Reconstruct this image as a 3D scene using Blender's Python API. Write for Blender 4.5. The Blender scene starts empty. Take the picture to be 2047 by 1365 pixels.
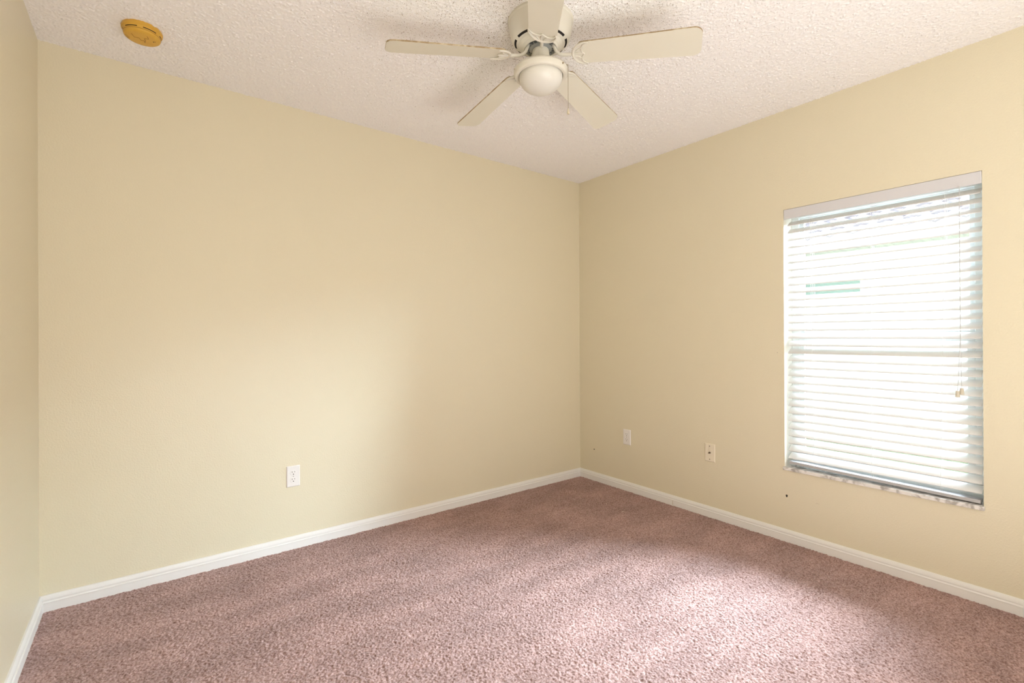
import bpy, bmesh, math, random
import numpy as np
from mathutils import Vector, Matrix

random.seed(7)
R = math.radians
scene = bpy.context.scene
COL = scene.collection

# ------------------------------------------------------------------ camera
ROOM_W, ROOM_H, ROOM_D = 3.254, 2.44, 4.3          # back wall y=0, window wall x=0
cam_data = bpy.data.cameras.new('camera')
cam = bpy.data.objects.new('camera', cam_data)
COL.objects.link(cam)
fw = Vector((0.6066, 0.7950, 0.0012)).normalized()
rt = Vector((0.7950, -0.6066, -0.0044)).normalized()
up = rt.cross(fw).normalized()
rt = fw.cross(up)
cam.matrix_world = Matrix(((rt.x, up.x, -fw.x, -2.893), (rt.y, up.y, -fw.y, -2.858),
                           (rt.z, up.z, -fw.z, 1.167), (0, 0, 0, 1)))
cam_data.sensor_width = 36.0
cam_data.lens = 36.0 * 961.92 / 2047.0
cam_data.shift_y = -11.97 / 2047.0
cam_data.clip_start = 0.02
scene.camera = cam

# ------------------------------------------------------------------ sky, sun, lamps, exposure
world = bpy.data.worlds.new('sky')
scene.world = world
world.use_nodes = True
wn = world.node_tree
bgn = wn.nodes['Background']
bgn.inputs['Color'].default_value = (0.86, 0.94, 1.0, 1)
bgn.inputs['Strength'].default_value = 2.7


def lamp(name, kind, energy, color, loc, target=None, **kw):
    d = bpy.data.lights.new(name, kind)
    d.energy, d.color = energy, color
    for k, v in kw.items():
        setattr(d, k, v)
    o = bpy.data.objects.new(name, d)
    COL.objects.link(o)
    o.location = loc
    if target is not None:
        o.rotation_euler = (Vector(target) - Vector(loc)).to_track_quat('-Z', 'Y').to_euler()
    return o


lamp('sun', 'SUN', 116.0, (0.73, 0.86, 1.0), (7.6, -3.7, 3.4), (0.0, 0.0, 0.0), angle=R(68))
# added unseen fill lamp tilted at the ceiling, standing in for a bounced flash
lamp('bounce_fill', 'AREA', 48.0, (1.0, 0.972, 0.94), (-2.0, -3.6, 0.5), (-1.9, -2.35, 2.44), shape='RECTANGLE', size=2.3, size_y=1.3)

vs = scene.view_settings
vs.view_transform = 'Standard'
vs.look = 'None'
vs.exposure = 0.25
vs.gamma = 1.0
vs.use_curve_mapping = False
scene.cycles.use_denoising = True
scene.cycles.max_bounces = 12
scene.cycles.diffuse_bounces = 8
scene.cycles.glossy_bounces = 4
scene.cycles.transparent_max_bounces = 16
scene.cycles.sample_clamp_indirect = 6.0


# ------------------------------------------------------------------ materials
def mat(name, color, rough=0.5, metal=0.0, spec=0.5, bump=None, noise=None, **kw):
    """bump=(scale, distance[, detail]); noise=(scale, colour2, amount)"""
    m = bpy.data.materials.new(name)
    m.use_nodes = True
    nt = m.node_tree
    b = nt.nodes['Principled BSDF']
    b.inputs['Base Color'].default_value = (*color, 1)
    b.inputs['Roughness'].default_value = rough
    b.inputs['Metallic'].default_value = metal
    b.inputs['Specular IOR Level'].default_value = spec
    for k, v in kw.items():
        b.inputs[k].default_value = v
    tc = nt.nodes.new('ShaderNodeTexCoord')
    if noise:
        n = nt.nodes.new('ShaderNodeTexNoise')
        n.inputs['Scale'].default_value = noise[0]
        n.inputs['Detail'].default_value = 3
        nt.links.new(tc.outputs['Object'], n.inputs['Vector'])
        mx = nt.nodes.new('ShaderNodeMix')
        mx.data_type = 'RGBA'
        mx.inputs[6].default_value = (*color, 1)
        mx.inputs[7].default_value = (*noise[1], 1)
        mr = nt.nodes.new('ShaderNodeMapRange')
        mr.inputs[1].default_value, mr.inputs[2].default_value = 0.42, 0.68
        mr.inputs[4].default_value = noise[2]
        nt.links.new(n.outputs['Fac'], mr.inputs[0])
        nt.links.new(mr.outputs[0], mx.inputs[0])
        nt.links.new(mx.outputs[2], b.inputs['Base Color'])
    if bump:
        n = nt.nodes.new('ShaderNodeTexNoise')
        n.inputs['Scale'].default_value = bump[0]
        n.inputs['Detail'].default_value = bump[2] if len(bump) > 2 else 2
        nt.links.new(tc.outputs['Object'], n.inputs['Vector'])
        bp = nt.nodes.new('ShaderNodeBump')
        bp.inputs['Distance'].default_value = bump[1]
        bp.inputs['Strength'].default_value = 1.0
        nt.links.new(n.outputs['Fac'], bp.inputs['Height'])
        nt.links.new(bp.outputs['Normal'], b.inputs['Normal'])
    return m


M = {}
M['paint'] = mat('cream wall paint', (0.74, 0.688, 0.53), rough=0.34, spec=0.5, bump=(150, 0.0011, 2))
M['reveal'] = mat('reveal paint', (0.82, 0.79, 0.70), rough=0.5)
M['trim'] = mat('white trim paint', (0.80, 0.80, 0.79), rough=0.35)
M['plate'] = mat('white plastic plate', (0.82, 0.81, 0.80), rough=0.35)
M['ivory'] = mat('ivory plastic plate', (0.80, 0.74, 0.60), rough=0.35)
M['dark'] = mat('dark recess', (0.012, 0.010, 0.009), rough=0.8)
M['screw'] = mat('dull screw metal', (0.45, 0.43, 0.40), rough=0.4, metal=0.8)
M['brass'] = mat('tarnished connector metal', (0.16, 0.13, 0.09), rough=0.4, metal=0.6)
M['fan'] = mat('aged white enamel', (0.68, 0.66, 0.585), rough=0.38)
M['blade'] = mat('aged white blade laminate', (0.71, 0.69, 0.60), rough=0.42, noise=(9, (0.69, 0.665, 0.565), 0.5))
M['dust'] = mat('dusty blade edge', (0.30, 0.22, 0.12), rough=0.9, noise=(40, (0.55, 0.48, 0.34), 1.0))
M['motor'] = mat('grey cast motor metal', (0.34, 0.36, 0.37), rough=0.45, metal=0.7)
M['globe'] = mat('frosted opal glass', (0.70, 0.69, 0.645), rough=0.35, **{'Subsurface Weight': 0.0})
M['chain'] = mat('pull chain metal', (0.42, 0.36, 0.26), rough=0.35, metal=0.7)
M['pull'] = mat('pull chain pendant', (0.60, 0.54, 0.40), rough=0.4)
M['detector'] = mat('yellowed plastic', (0.66, 0.39, 0.055), rough=0.42, noise=(30, (0.62, 0.34, 0.04), 0.6))
M['seam'] = mat('brown seam shadow line', (0.25, 0.12, 0.015), rough=0.7)
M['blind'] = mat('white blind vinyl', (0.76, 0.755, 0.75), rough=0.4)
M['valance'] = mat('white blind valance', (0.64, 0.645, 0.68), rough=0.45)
M['rail'] = mat('bottom rail with painted shade', (0.44, 0.43, 0.44), rough=0.5)  # rail colour darkened to paint in its backlit, shaded front
M['cord'] = mat('grey white cord', (0.55, 0.55, 0.56), rough=0.8)
M['ladder'] = mat('white ladder cord', (0.80, 0.80, 0.80), rough=0.8)
M['tassel'] = mat('beige plastic tassel', (0.62, 0.58, 0.48), rough=0.5)
M['frame'] = mat('white aluminium frame', (0.74, 0.77, 0.77), rough=0.4)
M['gasket'] = mat('dark gasket', (0.05, 0.06, 0.06), rough=0.7)
M['stucco'] = mat('white stucco', (0.86, 0.85, 0.82), rough=0.9, bump=(60, 0.004))
M['soffit'] = mat('soffit panel', (0.54, 0.51, 0.50), rough=0.7)
M['fascia'] = mat('fascia board', (0.48, 0.45, 0.47), rough=0.7)
M['rooftile'] = mat('weathered roof tile', (0.28, 0.25, 0.27), rough=0.9, noise=(6, (0.20, 0.17, 0.19), 0.8))
M['darkglass'] = mat('neighbour window glass', (0.19, 0.25, 0.22), rough=0.15)


def marble():
    m = mat('marble sill', (0.78, 0.77, 0.75), rough=0.2)
    nt = m.node_tree
    tc = nt.nodes.new('ShaderNodeTexCoord')
    n = nt.nodes.new('ShaderNodeTexNoise')
    n.inputs['Scale'].default_value = 14
    n.inputs['Detail'].default_value = 8
    n.inputs['Distortion'].default_value = 2.0
    r = nt.nodes.new('ShaderNodeValToRGB')
    r.color_ramp.elements[0].position, r.color_ramp.elements[0].color = 0.36, (0.40, 0.38, 0.36, 1)
    r.color_ramp.elements[1].position, r.color_ramp.elements[1].color = 0.56, (0.80, 0.79, 0.77, 1)
    nt.links.new(tc.outputs['Object'], n.inputs['Vector'])
    nt.links.new(n.outputs['Fac'], r.inputs[0])
    nt.links.new(r.outputs[0], nt.nodes['Principled BSDF'].inputs['Base Color'])
    return m


def glass():
    m = bpy.data.materials.new('window glass')
    m.use_nodes = True
    nt = m.node_tree
    nt.nodes.clear()
    out = nt.nodes.new('ShaderNodeOutputMaterial')
    t = nt.nodes.new('ShaderNodeBsdfTransparent')
    t.inputs[0].default_value = (0.95, 0.97, 0.96, 1)
    g = nt.nodes.new('ShaderNodeBsdfGlossy')
    g.inputs['Roughness'].default_value = 0.03
    f = nt.nodes.new('ShaderNodeFresnel')
    f.inputs[0].default_value = 1.3
    x = nt.nodes.new('ShaderNodeMixShader')
    nt.links.new(f.outputs[0], x.inputs[0])
    nt.links.new(t.outputs[0], x.inputs[1])
    nt.links.new(g.outputs[0], x.inputs[2])
    nt.links.new(x.outputs[0], out.inputs[0])
    return m


FAN = Vector((-1.615, -1.383, ROOM_H))


def ceiling_mat():
    m = mat('popcorn ceiling', (0.91, 0.90, 0.905), rough=0.95, spec=0.2)
    nt = m.node_tree
    b = nt.nodes['Principled BSDF']
    L = nt.links.new
    tc = nt.nodes.new('ShaderNodeTexCoord')
    # dust specks caught on the popcorn, thickest round the fan
    n = nt.nodes.new('ShaderNodeTexNoise')
    n.inputs['Scale'].default_value = 210
    n.inputs['Detail'].default_value = 1
    L(tc.outputs['Object'], n.inputs['Vector'])
    d = nt.nodes.new('ShaderNodeVectorMath')
    d.operation = 'DISTANCE'
    d.inputs[1].default_value = (FAN.x, FAN.y, ROOM_H)
    L(tc.outputs['Object'], d.inputs[0])
    mr = nt.nodes.new('ShaderNodeMapRange')           # threshold grows with distance from the fan
    mr.inputs[1].default_value, mr.inputs[2].default_value = 0.12, 1.3
    mr.inputs[3].default_value, mr.inputs[4].default_value = 0.585, 0.72
    L(d.outputs['Value'], mr.inputs[0])
    s = nt.nodes.new('ShaderNodeMath')
    s.operation = 'SUBTRACT'
    L(n.outputs['Fac'], s.inputs[0])
    L(mr.outputs[0], s.inputs[1])
    k = nt.nodes.new('ShaderNodeMath')
    k.operation = 'MULTIPLY'
    k.use_clamp = True
    k.inputs[1].default_value = 9.0
    L(s.outputs[0], k.inputs[0])
    mx = nt.nodes.new('ShaderNodeMix')
    mx.data_type = 'RGBA'
    mx.inputs[6].default_value = (0.91, 0.90, 0.905, 1)
    mx.inputs[7].default_value = (0.30, 0.24, 0.17, 1)
    L(k.outputs[0], mx.inputs[0])
    L(mx.outputs[2], b.inputs['Base Color'])
    return m


def carpet_mat():
    m = mat('dusty rose carpet', (0.46, 0.30, 0.27), rough=1.0, spec=0.0)
    nt = m.node_tree
    b = nt.nodes['Principled BSDF']
    L = nt.links.new
    tc = nt.nodes.new('ShaderNodeTexCoord')
    n = nt.nodes.new('ShaderNodeTexNoise')            # yarn fleck; its dark end paints in the shade between tufts
    n.inputs['Scale'].default_value = 150
    n.inputs['Detail'].default_value = 2
    L(tc.outputs['Object'], n.inputs['Vector'])
    r = nt.nodes.new('ShaderNodeValToRGB')
    e = r.color_ramp.elements
    e[0].position, e[0].color = 0.30, (0.20, 0.108, 0.092, 1)
    e[1].position, e[1].color = 0.66, (0.51, 0.355, 0.335, 1)
    L(n.outputs['Fac'], r.inputs[0])
    mp = nt.nodes.new('ShaderNodeMapping')            # brushed pile: trodden and vacuumed streaks, pile-lean shading painted as colour
    mp.inputs['Rotation'].default_value = (0, 0, R(35))
    mp.inputs['Scale'].default_value = (1.0, 2.6, 1.0)
    L(tc.outputs['Object'], mp.inputs['Vector'])
    n2 = nt.nodes.new('ShaderNodeTexNoise')
    n2.inputs['Scale'].default_value = 2.6
    n2.inputs['Detail'].default_value = 3
    L(mp.outputs[0], n2.inputs['Vector'])
    mr = nt.nodes.new('ShaderNodeMapRange')
    mr.inputs[1].default_value, mr.inputs[2].default_value = 0.35, 0.65
    mr.inputs[3].default_value, mr.inputs[4].default_value = 0.86, 1.12
    L(n2.outputs['Fac'], mr.inputs[0])
    mm = nt.nodes.new('ShaderNodeVectorMath')
    mm.operation = 'SCALE'
    L(r.outputs[0], mm.inputs[0])
    L(mr.outputs[0], mm.inputs['Scale'])
    L(mm.outputs[0], b.inputs['Base Color'])
    b.inputs['Sheen Weight'].default_value = 0.25
    b.inputs['Sheen Roughness'].default_value = 0.5
    b.inputs['Sheen Tint'].default_value = (1, 0.9, 0.88, 1)
    return m


M['marble'] = marble()
M['glass'] = glass()
M['scuff'] = mat('faint scuff', (0.50, 0.45, 0.34), rough=0.7)
M['lint'] = mat('pale lint', (0.70, 0.60, 0.52), rough=0.9)
M['ceiling'] = ceiling_mat()
M['carpet'] = carpet_mat()
M['grass'] = mat('lawn grass', (0.20, 0.25, 0.15), rough=0.9, noise=(20, (0.30, 0.32, 0.24), 1.0))


# ------------------------------------------------------------------ mesh helpers
class MB:
    def __init__(self):
        self.v, self.f, self.mi = [], [], []

    def add(self, verts, faces, mi=0):
        o = len(self.v)
        self.v += [tuple(x) for x in verts]
        self.f += [tuple(i + o for i in fc) for fc in faces]
        self.mi += [mi] * len(faces)
        return self

    def box(self, x0, x1, y0, y1, z0, z1, mi=0):
        v = [(x, y, z) for x in (x0, x1) for y in (y0, y1) for z in (z0, z1)]
        return self.add(v, [(0, 1, 3, 2), (4, 6, 7, 5), (0, 4, 5, 1), (2, 3, 7, 6), (0, 2, 6, 4), (1, 5, 7, 3)], mi)

    def lathe(self, prof, seg=64, c=(0, 0, 0), skip=None, mi=0, close=False):
        """prof: (r, z) points; spun about z. skip(row, angle) drops a face"""
        v, f = [], []
        for r, z in prof:
            for k in range(seg):
                a = 2 * math.pi * k / seg
                v.append((c[0] + r * math.cos(a), c[1] + r * math.sin(a), c[2] + z))
        n = len(prof)
        for i in range(n - 1):
            for k in range(seg):
                if skip and skip(i, 360.0 * (k + 0.5) / seg):
                    continue
                k2 = (k + 1) % seg
                f.append((i * seg + k, i * seg + k2, (i + 1) * seg + k2, (i + 1) * seg + k))
        if close:
            f.append(tuple(range(seg)))
            f.append(tuple((n - 1) * seg + k for k in reversed(range(seg))))
        return self.add(v, f, mi)

    def tube(self, path, rad, seg=8, mi=0, flat=1.0):
        P = [Vector(p) for p in path]
        rads = rad if isinstance(rad, (list, tuple)) else [rad] * len(P)
        v, f = [], []
        prev = None
        for i, p in enumerate(P):
            t = (P[min(i + 1, len(P) - 1)] - P[max(i - 1, 0)]).normalized()
            if prev is None:
                a = Vector((0, 0, 1)) if abs(t.z) < 0.9 else Vector((1, 0, 0))
                n = (a - t * a.dot(t)).normalized()
            else:
                n = (prev - t * prev.dot(t)).normalized()
            prev = n
            b = t.cross(n)
            for k in range(seg):
                an = 2 * math.pi * k / seg
                v.append(p + n * (math.cos(an) * rads[i] * flat) + b * (math.sin(an) * rads[i]))
        for i in range(len(P) - 1):
            for k in range(seg):
                k2 = (k + 1) % seg
                f.append((i * seg + k, i * seg + k2, (i + 1) * seg + k2, (i + 1) * seg + k))
        f.append(tuple(reversed(range(seg))))
        f.append(tuple((len(P) - 1) * seg + k for k in range(seg)))
        return self.add(v, f, mi)

    def prism(self, poly, z0, z1, mi=0, mi_side=None):
        n = len(poly)
        v = [(x, y, z0) for x, y in poly] + [(x, y, z1) for x, y in poly]
        self.add(v, [tuple(reversed(range(n))), tuple(range(n, 2 * n))], mi)
        o = len(self.v) - 2 * n
        for i in range(n):
            j = (i + 1) % n
            self.f.append((o + i, o + j, o + n + j, o + n + i))
            self.mi.append(mi if mi_side is None else mi_side)
        return self

    def xf(self, mtx):
        self.v = [tuple(mtx @ Vector(p)) for p in self.v]
        return self

    def build(self, name, mats, parent=None, smooth=False, bevel=0.0, loc=(0, 0, 0)):
        me = bpy.data.meshes.new(name)
        me.from_pydata(self.v, [], self.f)
        mats = mats if isinstance(mats, (list, tuple)) else [mats]
        for m in mats:
            me.materials.append(m)
        me.polygons.foreach_set('material_index', self.mi)
        bm = bmesh.new()
        bm.from_mesh(me)
        bmesh.ops.recalc_face_normals(bm, faces=bm.faces)
        bm.to_mesh(me)
        bm.free()
        if smooth:
            me.polygons.foreach_set('use_smooth', [True] * len(me.polygons))
            me.set_sharp_from_angle(angle=R(smooth if smooth is not True else 40))
        me.update()
        o = bpy.data.objects.new(name, me)
        COL.objects.link(o)
        o.location = loc
        if parent is not None:
            o.parent = parent
        if bevel:
            md = o.modifiers.new('bevel', 'BEVEL')
            md.width, md.segments, md.limit_method = bevel, 2, 'ANGLE'
        return o


def structure(o):
    o['kind'] = 'structure'
    return o


def thing(name, label, cat, loc=(0, 0, 0), rz=0.0, group=None):
    o = bpy.data.objects.new(name, None)
    o.empty_display_size = 0.05
    COL.objects.link(o)
    o.location = loc
    o.rotation_euler = (0, 0, rz)
    o['label'], o['category'] = label, cat
    if group:
        o['group'] = group
    return o


# ------------------------------------------------------------------ room shell
def grid_mesh(name, x0, x1, ydense, y1, nx, ny, H, jitter, m, flip=False, seed=1):
    y0 = -ROOM_D
    """H: (ny, nx) heights; a real displaced surface"""
    rng = np.random.default_rng(seed)
    X, Y = np.meshgrid(np.linspace(x0, x1, nx), np.concatenate([np.linspace(y0, ydense, 12)[:-1], np.linspace(ydense, y1, ny - 11)]))
    X = X + rng.uniform(-jitter, jitter, X.shape)
    Y = Y + rng.uniform(-jitter, jitter, Y.shape)
    X[:, 0], X[:, -1], Y[0, :], Y[-1, :] = x0, x1, y0, y1
    co = np.stack([X, Y, H], -1).reshape(-1, 3).astype(np.float32)
    i = np.arange(nx * ny).reshape(ny, nx)
    q = np.stack([i[:-1, :-1], i[:-1, 1:], i[1:, 1:], i[1:, :-1]], -1).reshape(-1, 4)
    if flip:
        q = q[:, ::-1]
    me = bpy.data.meshes.new(name)
    me.vertices.add(len(co))
    me.vertices.foreach_set('co', co.ravel())
    me.loops.add(q.size)
    me.loops.foreach_set('vertex_index', np.ascontiguousarray(q).ravel().astype(np.int32))
    me.polygons.add(len(q))
    me.polygons.foreach_set('loop_start', np.arange(0, q.size, 4, dtype=np.int32))
    me.polygons.foreach_set('use_smooth', np.ones(len(q), bool))
    me.update(calc_edges=True)
    me.materials.append(m)
    o = bpy.data.objects.new(name, me)
    COL.objects.link(o)
    return structure(o)


def blur(a, n):
    for _ in range(n):
        a = (a + np.roll(a, 1, 0) + np.roll(a, -1, 0)) / 3.0
        a = (a + np.roll(a, 1, 1) + np.roll(a, -1, 1)) / 3.0
    return a


rng = np.random.default_rng(3)
# carpet: cut pile tufts (fine where the room can be seen, coarse behind the camera)
nx, ny = 1180, 1000
h = 0.55 * blur(rng.normal(0, 1, (ny, nx)), 1) / 0.33 + 0.45 * rng.normal(0, 1, (ny, nx))
h = np.clip(h, -2.0, 1.5) * 0.0020
floor = grid_mesh('floor', -ROOM_W - 0.02, 0.02, -2.72, 0.02, nx, ny, h - 0.0025, 0.0011, M['carpet'], seed=5)
# popcorn ceiling: lumps of blown-on texture
nx, ny = 1090, 900
s = (rng.random((ny, nx)) < 0.15) * rng.uniform(0.3, 1.0, (ny, nx))
lump = blur(s, 1)
lump = lump / lump.max()
h = ROOM_H - 0.0018 * np.minimum(lump * 1.7, 1.0) - 0.0036 * s - 0.0010 * rng.random((ny, nx))
ceiling = grid_mesh('ceiling', -ROOM_W - 0.02, 0.02, -2.66, 0.02, nx, ny, h + 0.003, 0.0010, M['ceiling'], flip=True, seed=6)

T = 0.14
H = ROOM_H + 0.05
structure(MB().box(-ROOM_W - T, T, 0, T, -0.06, H).build('wall_back', M['paint']))
structure(MB().box(-ROOM_W - T, -ROOM_W, -ROOM_D - T, 0, -0.06, H).build('wall_left', M['paint']))
structure(MB().box(-ROOM_W, 0, -ROOM_D - T, -ROOM_D, -0.06, H).build('wall_front', M['paint']))
WY0, WY1, WZ0, WZ1 = -2.437, -1.620, 0.413, 1.878     # window opening
wr = MB()
ys, zs = [-ROOM_D - T, WY0, WY1, 0.0], [-0.06, WZ0, WZ1, H]
for i in range(3):
    for j in range(3):
        if (i, j) == (1, 1):
            continue
        for x, fl in ((0.0, 0), (T, 1)):
            q = [(x, ys[i], zs[j]), (x, ys[i + 1], zs[j]), (x, ys[i + 1], zs[j + 1]), (x, ys[i], zs[j + 1])]
            wr.add(q if not fl else q[::-1], [(0, 1, 2, 3)])
for (a, b) in (((WY0, WZ0), (WY1, WZ0)), ((WY1, WZ0), (WY1, WZ1)), ((WY1, WZ1), (WY0, WZ1)), ((WY0, WZ1), (WY0, WZ0))):
    wr.add([(0, *a), (0, *b), (T, *b), (T, *a)], [(0, 1, 2, 3)], 1)
wall_right = structure(wr.build('wall_right', [M['paint'], M['reveal']]))
# weld so normals agree
bm = bmesh.new(); bm.from_mesh(wall_right.data)
bmesh.ops.remove_doubles(bm, verts=bm.verts, dist=1e-5)
bmesh.ops.recalc_face_normals(bm, faces=bm.faces)
bm.to_mesh(wall_right.data); bm.free()

# small blemishes on the window wall
for (y, z, a, b) in ((-0.159, 0.247, 0.0045, 0.0055), (-1.630, 0.254, 0.0045, 0.009)):
    bl = MB()
    poly = [(y + a * math.cos(t) * (1 + 0.25 * math.sin(3 * t)), z + b * math.sin(t) * (1 + 0.2 * math.cos(2 * t))) for t in [2 * math.pi * k / 14 for k in range(14)]]
    bl.add([(-0.0014, p, q) for p, q in poly] + [(0.0, p, q) for p, q in poly],
           [tuple(range(14))] + [(k, (k + 1) % 14, 14 + (k + 1) % 14, 14 + k) for k in range(14)])
    o = bl.build('nail_hole', M['dark'], wall_right)
    o['label'] = 'small dark nail hole in the wall'

# faint scuffs
sc = MB()
r2 = random.Random(4)
for k in range(16):
    x = -3.235 + 0.27 * k / 15 + r2.uniform(-.006, .006)
    z = 0.872 + 0.012 * min(1, k / 5) + r2.uniform(-.003, .003)
    w, t = r2.uniform(.001, .005), r2.uniform(.0006, .0012)
    sc.box(x, x + w, -0.0004, 0.0, z, z + t)
bk = bpy.data.objects['wall_back']
sc.build('scuff_mark', M['scuff'], bk)['label'] = 'faint dotted grey scuff line'
sc = MB().box(-0.0004, 0.0, -1.796, -1.778, 0.252, 0.2533).box(-0.0004, 0.0, -1.585, -1.581, 1.063, 1.068)
sc.build('scuff_mark', M['scuff'], wall_right)['label'] = 'faint scratch below the window'
# baseboards: colonial profile (depth from wall, height)
PROF = [(0, -0.02), (0.014, -0.02), (0.014, 0.033), (0.0148, 0.0345), (0.0148, 0.037), (0.0125, 0.0385), (0.0105, 0.041),
        (0.0105, 0.0445), (0.0118, 0.0465), (0.0112, 0.053), (0.0085, 0.060), (0.0055, 0.0645), (0.003, 0.0655), (0, 0.0655)]


def baseboard(name, p0, p1, inward, e0=1, e1=1):
    p0, p1, inward = Vector(p0), Vector(p1), Vector(inward)
    t = (p1 - p0).normalized()
    m = MB()
    v = []
    for d, z in PROF:
        v.append(p0 + inward * d + t * d * e0 + Vector((0, 0, z)))
    for d, z in PROF:
        v.append(p1 + inward * d - t * d * e1 + Vector((0, 0, z)))
    n = len(PROF)
    f = [(i, i + 1, n + i + 1, n + i) for i in range(n - 1)] + [tuple(range(n)), tuple(range(2 * n - 1, n - 1, -1))]
    m.add(v, f)
    return structure(m.build(name, M['trim'], smooth=25))


baseboard('baseboard_back', (-ROOM_W, 0, 0), (0, 0, 0), (0, -1, 0))
bbr = baseboard('baseboard_right', (0, 0, 0), (0, -ROOM_D, 0), (-1, 0, 0))
baseboard('baseboard_left', (-ROOM_W, -ROOM_D, 0), (-ROOM_W, 0, 0), (1, 0, 0))
o = MB().box(-0.0146, -0.0130, -0.8962, -0.8948, 0.004, 0.033).build('joint', M['seam'], bbr)

# ------------------------------------------------------------------ window
window = structure(MB().box(0.100, 0.138, WY1 - 0.040, WY1, WZ0 + 0.045, WZ1 - 0.040).box(0.100, 0.138, WY0, WY0 + 0.040, WZ0 + 0.045, WZ1 - 0.040)
                   .box(0.100, 0.138, WY0, WY1, WZ1 - 0.040, WZ1).box(0.100, 0.138, WY0, WY1, WZ0, WZ0 + 0.045)
                   .build('window_1', M['frame'], bevel=0.002))
a0, a1 = WY0 + 0.040, WY1 - 0.040
up_s = MB().box(0.120, 0.136, a0, a1, 1.150, 1.185).box(0.120, 0.136, a0, a0 + .02, 1.185, WZ1 - .06).box(0.120, 0.136, a1 - .02, a1, 1.185, WZ1 - .06).box(0.120, 0.136, a0, a1, WZ1 - .06, WZ1 - .04)
up_s.build('upper_sash', M['frame'], window, bevel=0.0015)
lo_s = MB().box(0.100, 0.118, a0, a1, 1.135, 1.166).box(0.100, 0.118, a0, a0 + .026, WZ0 + .085, 1.135).box(0.100, 0.118, a1 - .026, a1, WZ0 + .085, 1.135).box(0.100, 0.118, a0, a1, WZ0 + .045, WZ0 + .085)
lo = lo_s.build('lower_sash', M['frame'], window, bevel=0.0015)
MB().box(0.1195, 0.1199, a0, a1, 1.1665, 1.172).build('weather_strip', M['gasket'], window)
for y in (a1 - 0.028, a0 + 0.010):
    MB().box(0.090, 0.100, y - 0.002, y + 0.018, 1.100, 1.124).build('latch', M['frame'], lo, bevel=0.002)
MB().box(0.127, 0.129, a0 + .02, a1 - .02, 1.185, WZ1 - .06).build('glass_pane', M['glass'], window)
MB().box(0.108, 0.110, a0 + .026, a1 - .026, WZ0 + .085, 1.135).build('glass_pane', M['glass'], window)
sill = structure(MB().box(-0.012, 0.100, WY0 - 0.004, WY1 + 0.006, WZ0 - 0.012, WZ0 + 0.006).build('trim_1', M['marble'], bevel=0.002))

# ------------------------------------------------------------------ blind
SY0, SY1 = -2.430, -1.634
blind = thing('window_blind', 'white horizontal slat blind hanging in the window recess', 'blind', (0.0, -2.03, WZ1))
oy, oz = -2.03, WZ1


def bl(m):                       # world -> local of the blind
    return m.xf(Matrix.Translation((0, -oy, -oz)))


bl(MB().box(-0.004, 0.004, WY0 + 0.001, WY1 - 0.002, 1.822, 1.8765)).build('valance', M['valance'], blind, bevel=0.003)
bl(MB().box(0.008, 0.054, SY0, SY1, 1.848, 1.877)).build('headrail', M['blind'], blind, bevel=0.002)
TILT = R(33)
slat_me = None
NS = 32
for i in range(NS):
    z = 1.786 - i * (1.786 - 0.467) / (NS - 1)
    if slat_me is None:
        m = MB()
        K = 9
        v = []
        for s in range(K):                       # crowned cross-section, 50 mm deep
            c = -0.025 + 0.05 * s / (K - 1)
            cr = 0.0028 * (1 - (c / 0.025) ** 2)
            v.append((c, cr + 0.0017)), v.append((c, cr - 0.0017))
        top = [v[2 * s] for s in range(K)]
        bot = [v[2 * s + 1] for s in range(K)][::-1]
        ring = top + bot
        ct, st = math.cos(TILT), math.sin(TILT)
        ring = [(c * ct - w * st, c * st + w * ct) for c, w in ring]
        n = len(ring)
        vv = [(x, (SY0 - SY1) / 2, zz) for x, zz in ring] + [(x, (SY1 - SY0) / 2, zz) for x, zz in ring]
        m.add(vv, [(k, (k + 1) % n, n + (k + 1) % n, n + k) for k in range(n)] + [tuple(range(n)), tuple(range(2 * n - 1, n - 1, -1))])
        proto = m.build('slat', M['blind'], blind, smooth=40)
        slat_me = proto
        o = proto
    else:
        o = proto.copy()
        COL.objects.link(o)
        o.parent = blind
    # front (room-side) edge sits at x = 0.016
    xf = 0.016 + 0.025 * math.cos(TILT)
    zc = z + 0.025 * math.sin(TILT)
    o.location = (xf, (SY0 + SY1) / 2 - oy, zc - oz)
    o.rotation_euler = (R(random.uniform(-0.08, 0.08)), R(random.uniform(-1.2, 1.2)), 0)
# bottom rail hangs a little lower at the right-hand end
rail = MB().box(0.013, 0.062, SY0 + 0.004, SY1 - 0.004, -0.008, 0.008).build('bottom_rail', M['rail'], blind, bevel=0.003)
rail.location = (0, 0, 0.4375 - oz)
for p in rail.data.vertices:
    p.co.y -= oy
rail.rotation_euler = (R(1.0), 0, 0)
for ytop, ybot in ((-1.751, -1.766), (-2.029, -2.029), (-2.313, -2.292)):
    m = MB()
    for dx in (0.0125, 0.062):
        m.tube([(dx, ytop - oy, 1.835 - oz), (dx, ybot - oy, 0.445 - oz)], 0.0007, 6)
    m.tube([(0.0378, ytop - oy, 1.835 - oz), (0.0378, ybot - oy, 0.445 - oz)], 0.0008, 6)
    m.build('ladder_cord', M['ladder'], blind)
# two lift cords with tassels
for (yb, zb, x) in ((-2.370, 0.913, -0.010), (-2.357, 0.900, -0.013)):
    c = MB().tube([(x, -2.3655 - oy, 1.826 - oz), (x, -2.3665 - oy, 1.15 - oz), (x, yb - oy, zb + 0.012 - oz)], 0.0011, 8).build('lift_cord', M['cord'], blind, smooth=True)
    t = MB().lathe([(0.0, 0.015), (0.005, 0.0145), (0.0065, 0.012), (0.0085, -0.010), (0.0095, -0.013), (0.0085, -0.0145), (0.0, -0.0145)], 20)
    t.build('tassel', M['tassel'], c, smooth=True, loc=(x, yb - oy, zb - oz))


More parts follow.
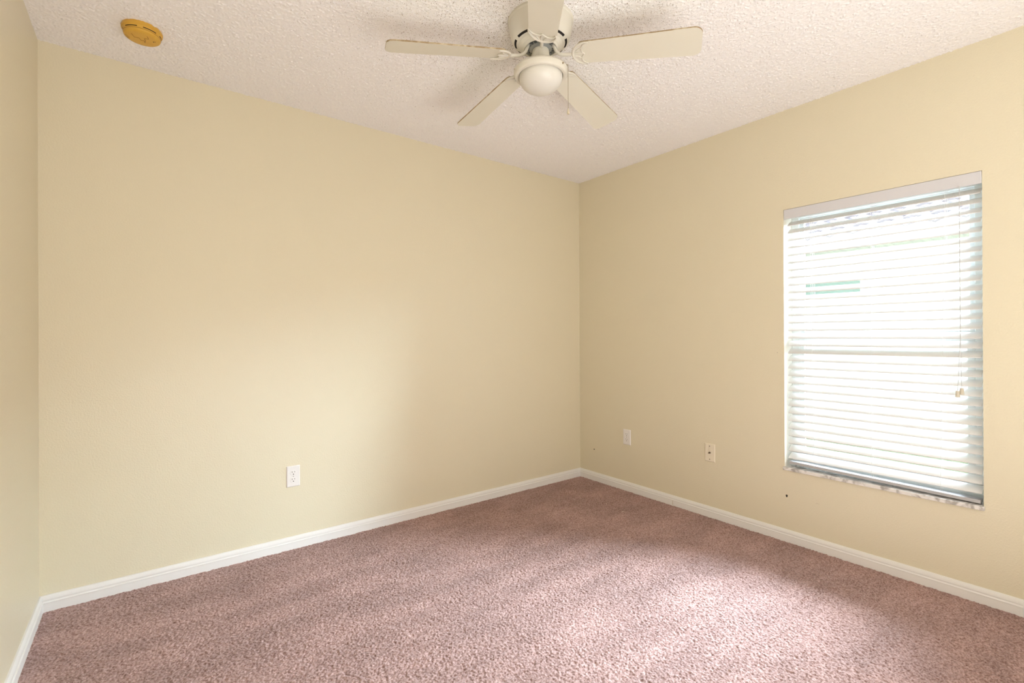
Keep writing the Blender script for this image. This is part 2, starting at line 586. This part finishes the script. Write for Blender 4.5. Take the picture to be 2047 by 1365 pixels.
# ------------------------------------------------------------------ wall plates
def plate_mesh(w=0.070, hh=0.115, d=0.0055):
    m = MB()
    b = 0.004
    v = [(-w / 2, 0, -hh / 2), (w / 2, 0, -hh / 2), (w / 2, 0, hh / 2), (-w / 2, 0, hh / 2)]
    v += [(-w / 2, -d * .5, -hh / 2), (w / 2, -d * .5, -hh / 2), (w / 2, -d * .5, hh / 2), (-w / 2, -d * .5, hh / 2)]
    v += [(-w / 2 + b, -d, -hh / 2 + b), (w / 2 - b, -d, -hh / 2 + b), (w / 2 - b, -d, hh / 2 - b), (-w / 2 + b, -d, hh / 2 - b)]
    f = [(0, 1, 2, 3), (8, 11, 10, 9)]
    for o in (0, 4):
        f += [(o + k, o + 4 + k, o + 4 + (k + 1) % 4, o + (k + 1) % 4) for k in range(4)]
    return m.add(v, f)


def disc(cx, cz, r, y0, y1, seg=24, cut=None):
    """a short cylinder facing -y, optionally with flattened sides"""
    m = MB()
    pts = []
    for k in range(seg):
        a = 2 * math.pi * k / seg
        x, z = r * math.cos(a), r * math.sin(a)
        if cut:
            z = max(-cut, min(cut, z))
        pts.append((cx + x, cz + z))
    v = [(x, y0, z) for x, z in pts] + [(x, y1, z) for x, z in pts]
    m.add(v, [tuple(range(seg)), tuple(range(2 * seg - 1, seg - 1, -1))] + [(k, (k + 1) % seg, seg + (k + 1) % seg, seg + k) for k in range(seg)])
    return m


def outlet(loc, rz, label, tone):
    t = thing('wall_outlet', label, 'outlet', loc, rz, 'duplex wall outlets')
    plate_mesh().build('cover_plate', tone, t)
    for cz in (0.0195, -0.0195):
        rc = disc(0, cz, 0.0172, -0.0052, -0.0072, 32, 0.0142).build('receptacle', tone, t, bevel=0.0006)
        MB().box(-0.0075, -0.0053, -0.0074, -0.0070, cz + 0.0005, cz + 0.0090).box(0.0055, 0.0075, -0.0074, -0.0070, cz + 0.0015, cz + 0.0085).build('prong_slot', M['dark'], rc)
        disc(0, cz - 0.0075, 0.0027, -0.0070, -0.0074, 14).build('ground_hole', M['dark'], rc)
    disc(0, 0, 0.003, -0.0052, -0.0064, 14).build('screw', M['screw'], t)
    return t


outlet((-2.242, 0.0, 0.397), 0, 'white duplex outlet on the long back wall above the baseboard', M['plate'])
outlet((0.0, -0.494, 0.401), R(-90), 'white duplex outlet on the window wall near the room corner', M['plate'])
cx = thing('coaxial_wall_plate', 'ivory cable jack plate on the wall between outlet and window', 'cable jack', (0.0, -1.165, 0.411), R(-90))
plate_mesh().build('cover_plate', M['ivory'], cx)
for z in (0.042, -0.042):
    disc(0, z, 0.0032, -0.0054, -0.0066, 14).build('screw', M['brass'], cx)
jk = MB()
for r, y0, y1, sg in ((0.0070, -0.005, -0.0075, 6), (0.0047, -0.0074, -0.0155, 20)):
    d = disc(0, 0, r, y0, y1, sg)
    jk.add(d.v, d.f)
jk.build('cable_connector', M['brass'], cx)

# ------------------------------------------------------------------ ceiling fan
fan = thing('ceiling_fan', 'white five blade ceiling fan with frosted bowl light on popcorn ceiling', 'ceiling fan', FAN)
HP = [(0.131, 0.004), (0.131, -0.004), (0.1325, -0.007), (0.131, -0.010), (0.128, -0.0125), (0.1275, -0.016), (0.1265, -0.030), (0.124, -0.048),
      (0.1205, -0.066), (0.117, -0.076), (0.112, -0.0835), (0.1065, -0.0875), (0.0985, -0.092), (0.092, -0.0955), (0.088, -0.0968),
      (0.0855, -0.100), (0.080, -0.103), (0.0775, -0.1065), (0.071, -0.109), (0.0685, -0.1125), (0.065, -0.1135), (0.0630, -0.112), (0.0622, -0.09), (0.0622, -0.05)]


def slot(i, a):
    return i == 11 and ((a + 10.0) % 45.0) < 33.0


MB().lathe(HP, 240, skip=slot).build('motor_housing', M['fan'], fan, smooth=30)
MB().lathe([(0.1140, -0.02), (0.1140, -0.0786), (0.1055, -0.0845), (0.0975, -0.0895), (0.088, -0.092), (0.068, -0.092), (0.0645, -0.06)], 64).build('slot_shade_backing', M['dark'], fan)  # black backing added so the vent slots read as shaded inside
mt = MB().lathe([(0.0, -0.05), (0.046, -0.05), (0.046, -0.112), (0.036, -0.118), (0.0, -0.118)], 40)
for k in range(20):
    a = 2 * math.pi * k / 20
    f_ = MB().box(0.044, 0.057, -0.002, 0.002, -0.112, -0.08)
    f_.xf(Matrix.Rotation(a, 4, 'Z'))
    mt.add(f_.v, f_.f)
mt.build('motor', M['motor'], fan, smooth=30)
neck = MB().lathe([(0.0, -0.112), (0.031, -0.112), (0.033, -0.116), (0.0345, -0.128), (0.036, -0.150), (0.036, -0.170), (0.0, -0.170)], 48)
neck.build('switch_housing', M['fan'], fan, smooth=30)
PAN = [(0.030, -0.160), (0.040, -0.163), (0.060, -0.1715), (0.085, -0.184), (0.099, -0.1925), (0.1065, -0.198), (0.110, -0.205), (0.1095, -0.212), (0.1065, -0.220),
       (0.1035, -0.2245), (0.1005, -0.2262), (0.0930, -0.2262), (0.0890, -0.2235), (0.0885, -0.215), (0.0, -0.210)]
fitter = MB().lathe(PAN, 96).build('light_fitter', M['fan'], fan, smooth=30)
for k in range(3):
    a = R(40 + 120 * k)
    MB().tube([(0.106 * math.cos(a), 0.106 * math.sin(a), -0.2105), (0.114 * math.cos(a), 0.114 * math.sin(a), -0.2105)], 0.003, 10).build('thumb_screw', M['chain'], fitter, smooth=True)
gp = [(0.0868, -0.218), (0.0870, -0.226)]
for k in range(1, 17):
    t = math.pi / 2 * k / 16
    gp.append((max(0.0872 * math.cos(t), 0.0), -0.228 - 0.062 * math.sin(t)))
MB().lathe(gp, 72).build('glass_bowl', M['globe'], fan, smooth=60)
# pull chain with its pendant
px, py = 0.0600, -0.0960
ch = MB()
zz = -0.196
ch.tube([(px * .93, py * .93, -0.1955), (px, py, -0.1985)], 0.0016, 8)
for k in range(74):
    z = -0.199 - k * 0.00235
    n = 6
    ch.lathe([(0.0002, 0.0011), (0.0011, 0.0006), (0.0011, -0.0006), (0.0002, -0.0011)], n, (px, py, z))
ch.tube([(px, py, -0.198), (px, py, -0.374)], 0.0005, 6)
ch = ch.build('pull_chain', M['chain'], fan, smooth=True)
MB().lathe([(0.0, 0.0), (0.0022, -0.0006), (0.0028, -0.004), (0.0032, -0.008), (0.0056, -0.013), (0.0058, -0.018), (0.0048, -0.0205), (0.0, -0.021)], 16, (px, py, -0.3725)).build('pendant', M['pull'], ch, smooth=True)
# blades and their irons, in a frame along +x
R0, R1 = 0.158, 0.611
W0, W1 = 0.107, 0.131
Z_IN, Z_OUT = -0.1535, -0.2020


def blade_outline():
    pts = []

    def corner(cx, cy, r, a0, a1, n=8):
        for k in range(n + 1):
            a = R(a0 + (a1 - a0) * k / n)
            pts.append((cx + r * math.cos(a), cy + r * math.sin(a)))
    r1, r0 = 0.030, 0.018
    corner(R0 + r0, -W0 / 2 + r0, r0, 180, 270)
    corner(R1 - r1, -W1 / 2 + r1, r1, 270, 360)
    corner(R1 - r1, W1 / 2 - r1, r1, 0, 90)
    corner(R0 + r0, W0 / 2 - r0, r0, 90, 180)
    return pts


def iron():
    m = MB()
    # arm: from the flywheel down and out to the crescent
    arm = [(0.046, 0, 0.045), (0.052, 0, 0.034), (0.062, 0, 0.016), (0.076, 0, 0.003), (0.092, 0, -0.002), (0.112, 0, -0.003), (0.134, 0, -0.004)]
    P = []
    for i in range(len(arm) - 1):
        for k in range(4):
            P.append(Vector(arm[i]).lerp(Vector(arm[i + 1]), k / 4))
    P.append(Vector(arm[-1]))
    m.tube(P, 0.0065, 10)
    cres = [(0.188, 0.051), (0.176, 0.052), (0.160, 0.047), (0.145, 0.035), (0.136, 0.018), (0.133, 0.0), (0.137, -0.018), (0.148, -0.034), (0.165, -0.046), (0.184, -0.053), (0.198, -0.053)]
    wav = [(0.188, 0.051), (0.176, 0.044), (0.168, 0.033), (0.167, 0.022), (0.171, 0.011), (0.179, 0.001), (0.172, -0.008), (0.170, -0.020), (0.173, -0.033), (0.182, -0.045), (0.198, -0.053)]

    def sm(pts):
        out = []
        n = len(pts)
        for i in range(n - 1):
            p0, p1, p2, p3 = [Vector((*pts[max(0, min(n - 1, j))], -0.0055)) for j in (i - 1, i, i + 1, i + 2)]
            for k in range(4):
                t = k / 4
                out.append(0.5 * ((2 * p1) + (-p0 + p2) * t + (2 * p0 - 5 * p1 + 4 * p2 - p3) * t * t + (-p0 + 3 * p1 - 3 * p2 + p3) * t ** 3))
        out.append(Vector((*pts[-1], -0.0055)))
        return out
    a = sm(cres)
    m.tube(a, [0.0022 + 0.0036 * math.sin(math.pi * i / (len(a) - 1)) for i in range(len(a))], 8)
    m.tube(sm(wav), 0.0031, 8)
    m.tube([(0.134, 0.004, -0.006), (0.155, 0.012, -0.0055), (0.168, 0.024, -0.0055)], 0.0026, 8)
    m.tube([(0.134, -0.002, -0.006), (0.155, -0.004, -0.0055), (0.177, 0.000, -0.0055)], 0.0026, 8)
    m.tube([(0.134, -0.006, -0.006), (0.152, -0.018, -0.0055), (0.171, -0.030, -0.0055)], 0.0026, 8)
    # web plate behind the tracery
    poly = [p for p in cres] + wav[::-1][1:-1]
    m.prism(poly, -0.0045, -0.0030)
    return m


PITCH = R(-13)
droop = math.atan2(Z_IN - Z_OUT, R1 - 0.125)
loc_m = Matrix.Translation((0.125, 0, Z_IN)) @ Matrix.Rotation(droop, 4, 'Y') @ Matrix.Translation((-0.125, 0, 0))
pit_m = loc_m @ Matrix.Rotation(PITCH, 4, 'X')
A0 = 303.6
iron0 = blade0 = None
for k in range(5):
    ang = R(A0 + 72 * k)
    if iron0 is None:
        im = iron()
        # only the crescent end shares the blade's pitch; the arm stays upright
        def tw(p):
            p = Vector(p)
            s = min(1.0, max(0.0, (p.x - 0.10) / 0.03))
            return tuple((loc_m @ Matrix.Rotation(PITCH * s, 4, 'X')) @ p)
        im.v = [tw(p) for p in im.v]
        iron0 = im.build('blade_iron', M['fan'], fan, smooth=50)
        bm_ = MB().prism(blade_outline(), -0.0025, 0.0035, 0, 1)
        bm_.xf(pit_m)
        blade0 = bm_.build('blade', [M['blade'], M['dust']], fan, bevel=0.0008)
        io, bo = iron0, blade0
    else:
        io, bo = iron0.copy(), blade0.copy()
        for q in (io, bo):
            COL.objects.link(q)
            q.parent = fan
    io.rotation_euler = (0, 0, ang)
    bo.rotation_euler = (0, 0, ang)

# ------------------------------------------------------------------ smoke detector
det = thing('smoke_detector', 'round yellowed plastic smoke detector on the ceiling by the left corner', 'smoke detector', (-2.898, -0.352, ROOM_H), R(-20))
MB().lathe([(0.0, 0.004), (0.0665, 0.004), (0.0695, -0.003), (0.0690, -0.011), (0.0660, -0.0135), (0.0, -0.0135)], 72).build('mounting_base', M['detector'], det, smooth=30)
dp = [(0.0600, -0.012), (0.0655, -0.0135), (0.0645, -0.0185), (0.0635, -0.0215), (0.0625, -0.0250), (0.0625, -0.0275), (0.0605, -0.0335), (0.0570, -0.0365), (0.0480, -0.0385), (0.0300, -0.0395), (0.0, -0.0398)]
cov = MB().lathe(dp, 144, skip=lambda i, a: i == 2 and ((a + 8) % 60) < 44).build('cover', M['detector'], det, smooth=30)
MB().lathe([(0.0630, -0.0140), (0.0605, -0.0260)], 64).build('vent_screen', M['dark'], det)
MB().lathe([(0.0628, -0.0254), (0.0632, -0.0262), (0.0628, -0.0270)], 96).build('seam_ring', M['seam'], cov)
# test button tab and its outline, sounder slits, indicator


def zface(x, y):
    r = math.hypot(x, y)
    pr = dp[6:]
    for (ra, za), (rb, zb) in zip(pr[:-1], pr[1:]):
        if rb <= r <= ra:
            return za + (zb - za) * (r - ra) / (rb - ra)
    return -0.0398


sm_ = MB()
pp = [(x, -y) for x, y in [(-0.025, 0.034), (-0.024, 0.010), (-0.008, 0.008), (-0.007, -0.008), (0.009, -0.008), (0.011, 0.010), (0.026, 0.010), (0.027, 0.032)]]
path = []
for (a, b) in zip(pp[:-1], pp[1:]):
    for k in range(6):
        x, y = a[0] + (b[0] - a[0]) * k / 6, a[1] + (b[1] - a[1]) * k / 6
        path.append((x, y, zface(x, y)))
sm_.tube(path, 0.0009, 6)
sm_.build('test_button', M['seam'], cov)
sl = MB()
for q in range(4):
    rr = 0.008 + 0.004 * q
    sl.tube([(-0.038 + rr * math.cos(t), -0.002 + rr * math.sin(t), zface(-0.038 + rr * math.cos(t), -0.002 + rr * math.sin(t))) for t in [R(140 + 12 * j) for j in range(9)]], 0.0005, 6)
sl.build('sounder_slit', M['seam'], cov)
MB().lathe([(0.0, -0.0008), (0.0022, -0.0006), (0.0022, 0.002)], 14, (0.003, 0.017, zface(0.003, 0.017))).build('indicator', M['dark'], cov)
dd = MB()
for (x, y, r) in ((0.037, 0.008, 0.0024), (0.043, 0.007, 0.0016)):
    dd.lathe([(0.0, -0.0007), (r, -0.0005), (r, 0.002)], 14, (x, y, zface(x, y)))
dd.build('vent_hole', M['dark'], cov)

# ------------------------------------------------------------------ lint on the carpet
lint = MB().lathe([(0.0, 0.0032), (0.003, 0.0022), (0.0042, 0.0), (0.002, -0.002), (0.0, -0.002)], 10).build('crumb', M['lint'], smooth=True, loc=(-0.352, -0.599, 0.0012))
lint['label'], lint['category'] = 'tiny pale round crumb on the carpet near the far room corner', 'crumb'
thread = MB().tube([(0.011 * math.cos(t), 0.007 * math.sin(t), 0.003 + 0.001 * math.sin(2 * t)) for t in [R(-60 + 24 * k) for k in range(9)]], 0.0011, 6).build('lint_thread', M['lint'], smooth=True, loc=(-0.389, -0.775, 0.0010))
thread['label'], thread['category'] = 'tiny pale curled thread on the carpet, nearer the window than the round crumb', 'lint'

# ------------------------------------------------------------------ outside: neighbouring house and lawn
GZ = -0.36
g = MB().add([(T, -14, GZ), (T, 12, GZ), (5.42, 12, GZ), (5.42, -14, GZ)], [(0, 3, 2, 1)])
lawn = g.build('lawn', M['grass'])
lawn['kind'] = 'structure'
lawn['label'] = 'green grass strip outside the window'
house = thing('neighbour_house', 'white stucco house with tiled roof seen through the window blind', 'house', (5.42, 0, GZ))
HX = 5.42


def hs(m):
    return m.xf(Matrix.Translation((-HX, 0, -GZ)))


hs(MB().box(5.42, 7.4, -9, 9, GZ, 2.46)).build('wall', M['stucco'], house)
sf = MB().box(4.62, 5.42, -9.3, 9.3, 2.405, 2.43)
for k in range(180):
    y = -9.2 + k * 0.1025
    sf.box(4.63, 5.41, y, y + 0.004, 2.400, 2.406, 1)
hs(sf).build('soffit', [M['soffit'], M['fascia']], house)
hs(MB().box(4.59, 4.62, -9.3, 9.3, 2.385, 2.50)).build('fascia', M['fascia'], house)
rf = MB()
slope = R(24)
nu = 18
for c in range(7):                                 # courses of barrel tile
    s0, s1 = c * 0.30 - 0.06, c * 0.30 + 0.32
    xs0, xs1 = 4.59 + s0 * math.cos(slope), 4.59 + s1 * math.cos(slope)
    z0, z1 = 2.50 + s0 * math.sin(slope) + 0.035, 2.50 + s1 * math.sin(slope) + 0.005
    v = []
    NY = 40 * 6
    for e, (xx, zz_) in enumerate(((xs0, z0 - 0.022), (xs0, z0), (xs1, z1))):
        for k in range(NY + 1):
            y = -5.5 + 11.0 * k / NY
            w = 0.045 * abs(math.sin(math.pi * (y / 0.275 + 0.5 * (c % 2)))) ** 0.8
            v.append((xx, y, zz_ + (w if e else w * 0.8)))
    n = NY + 1
    f = [(r * n + k, r * n + k + 1, (r + 1) * n + k + 1, (r + 1) * n + k) for r in range(2) for k in range(NY)]
    rf.add(v, f)
hs(rf).build('roof', M['rooftile'], house, smooth=50)
wf = hs(MB().box(5.39, 5.42, -0.40, 1.05, 1.74, 1.99)).build('window', M['frame'], house)
hs(MB().box(5.385, 5.391, -0.365, 1.015, 1.775, 1.955)).build('pane', M['darkglass'], wf)
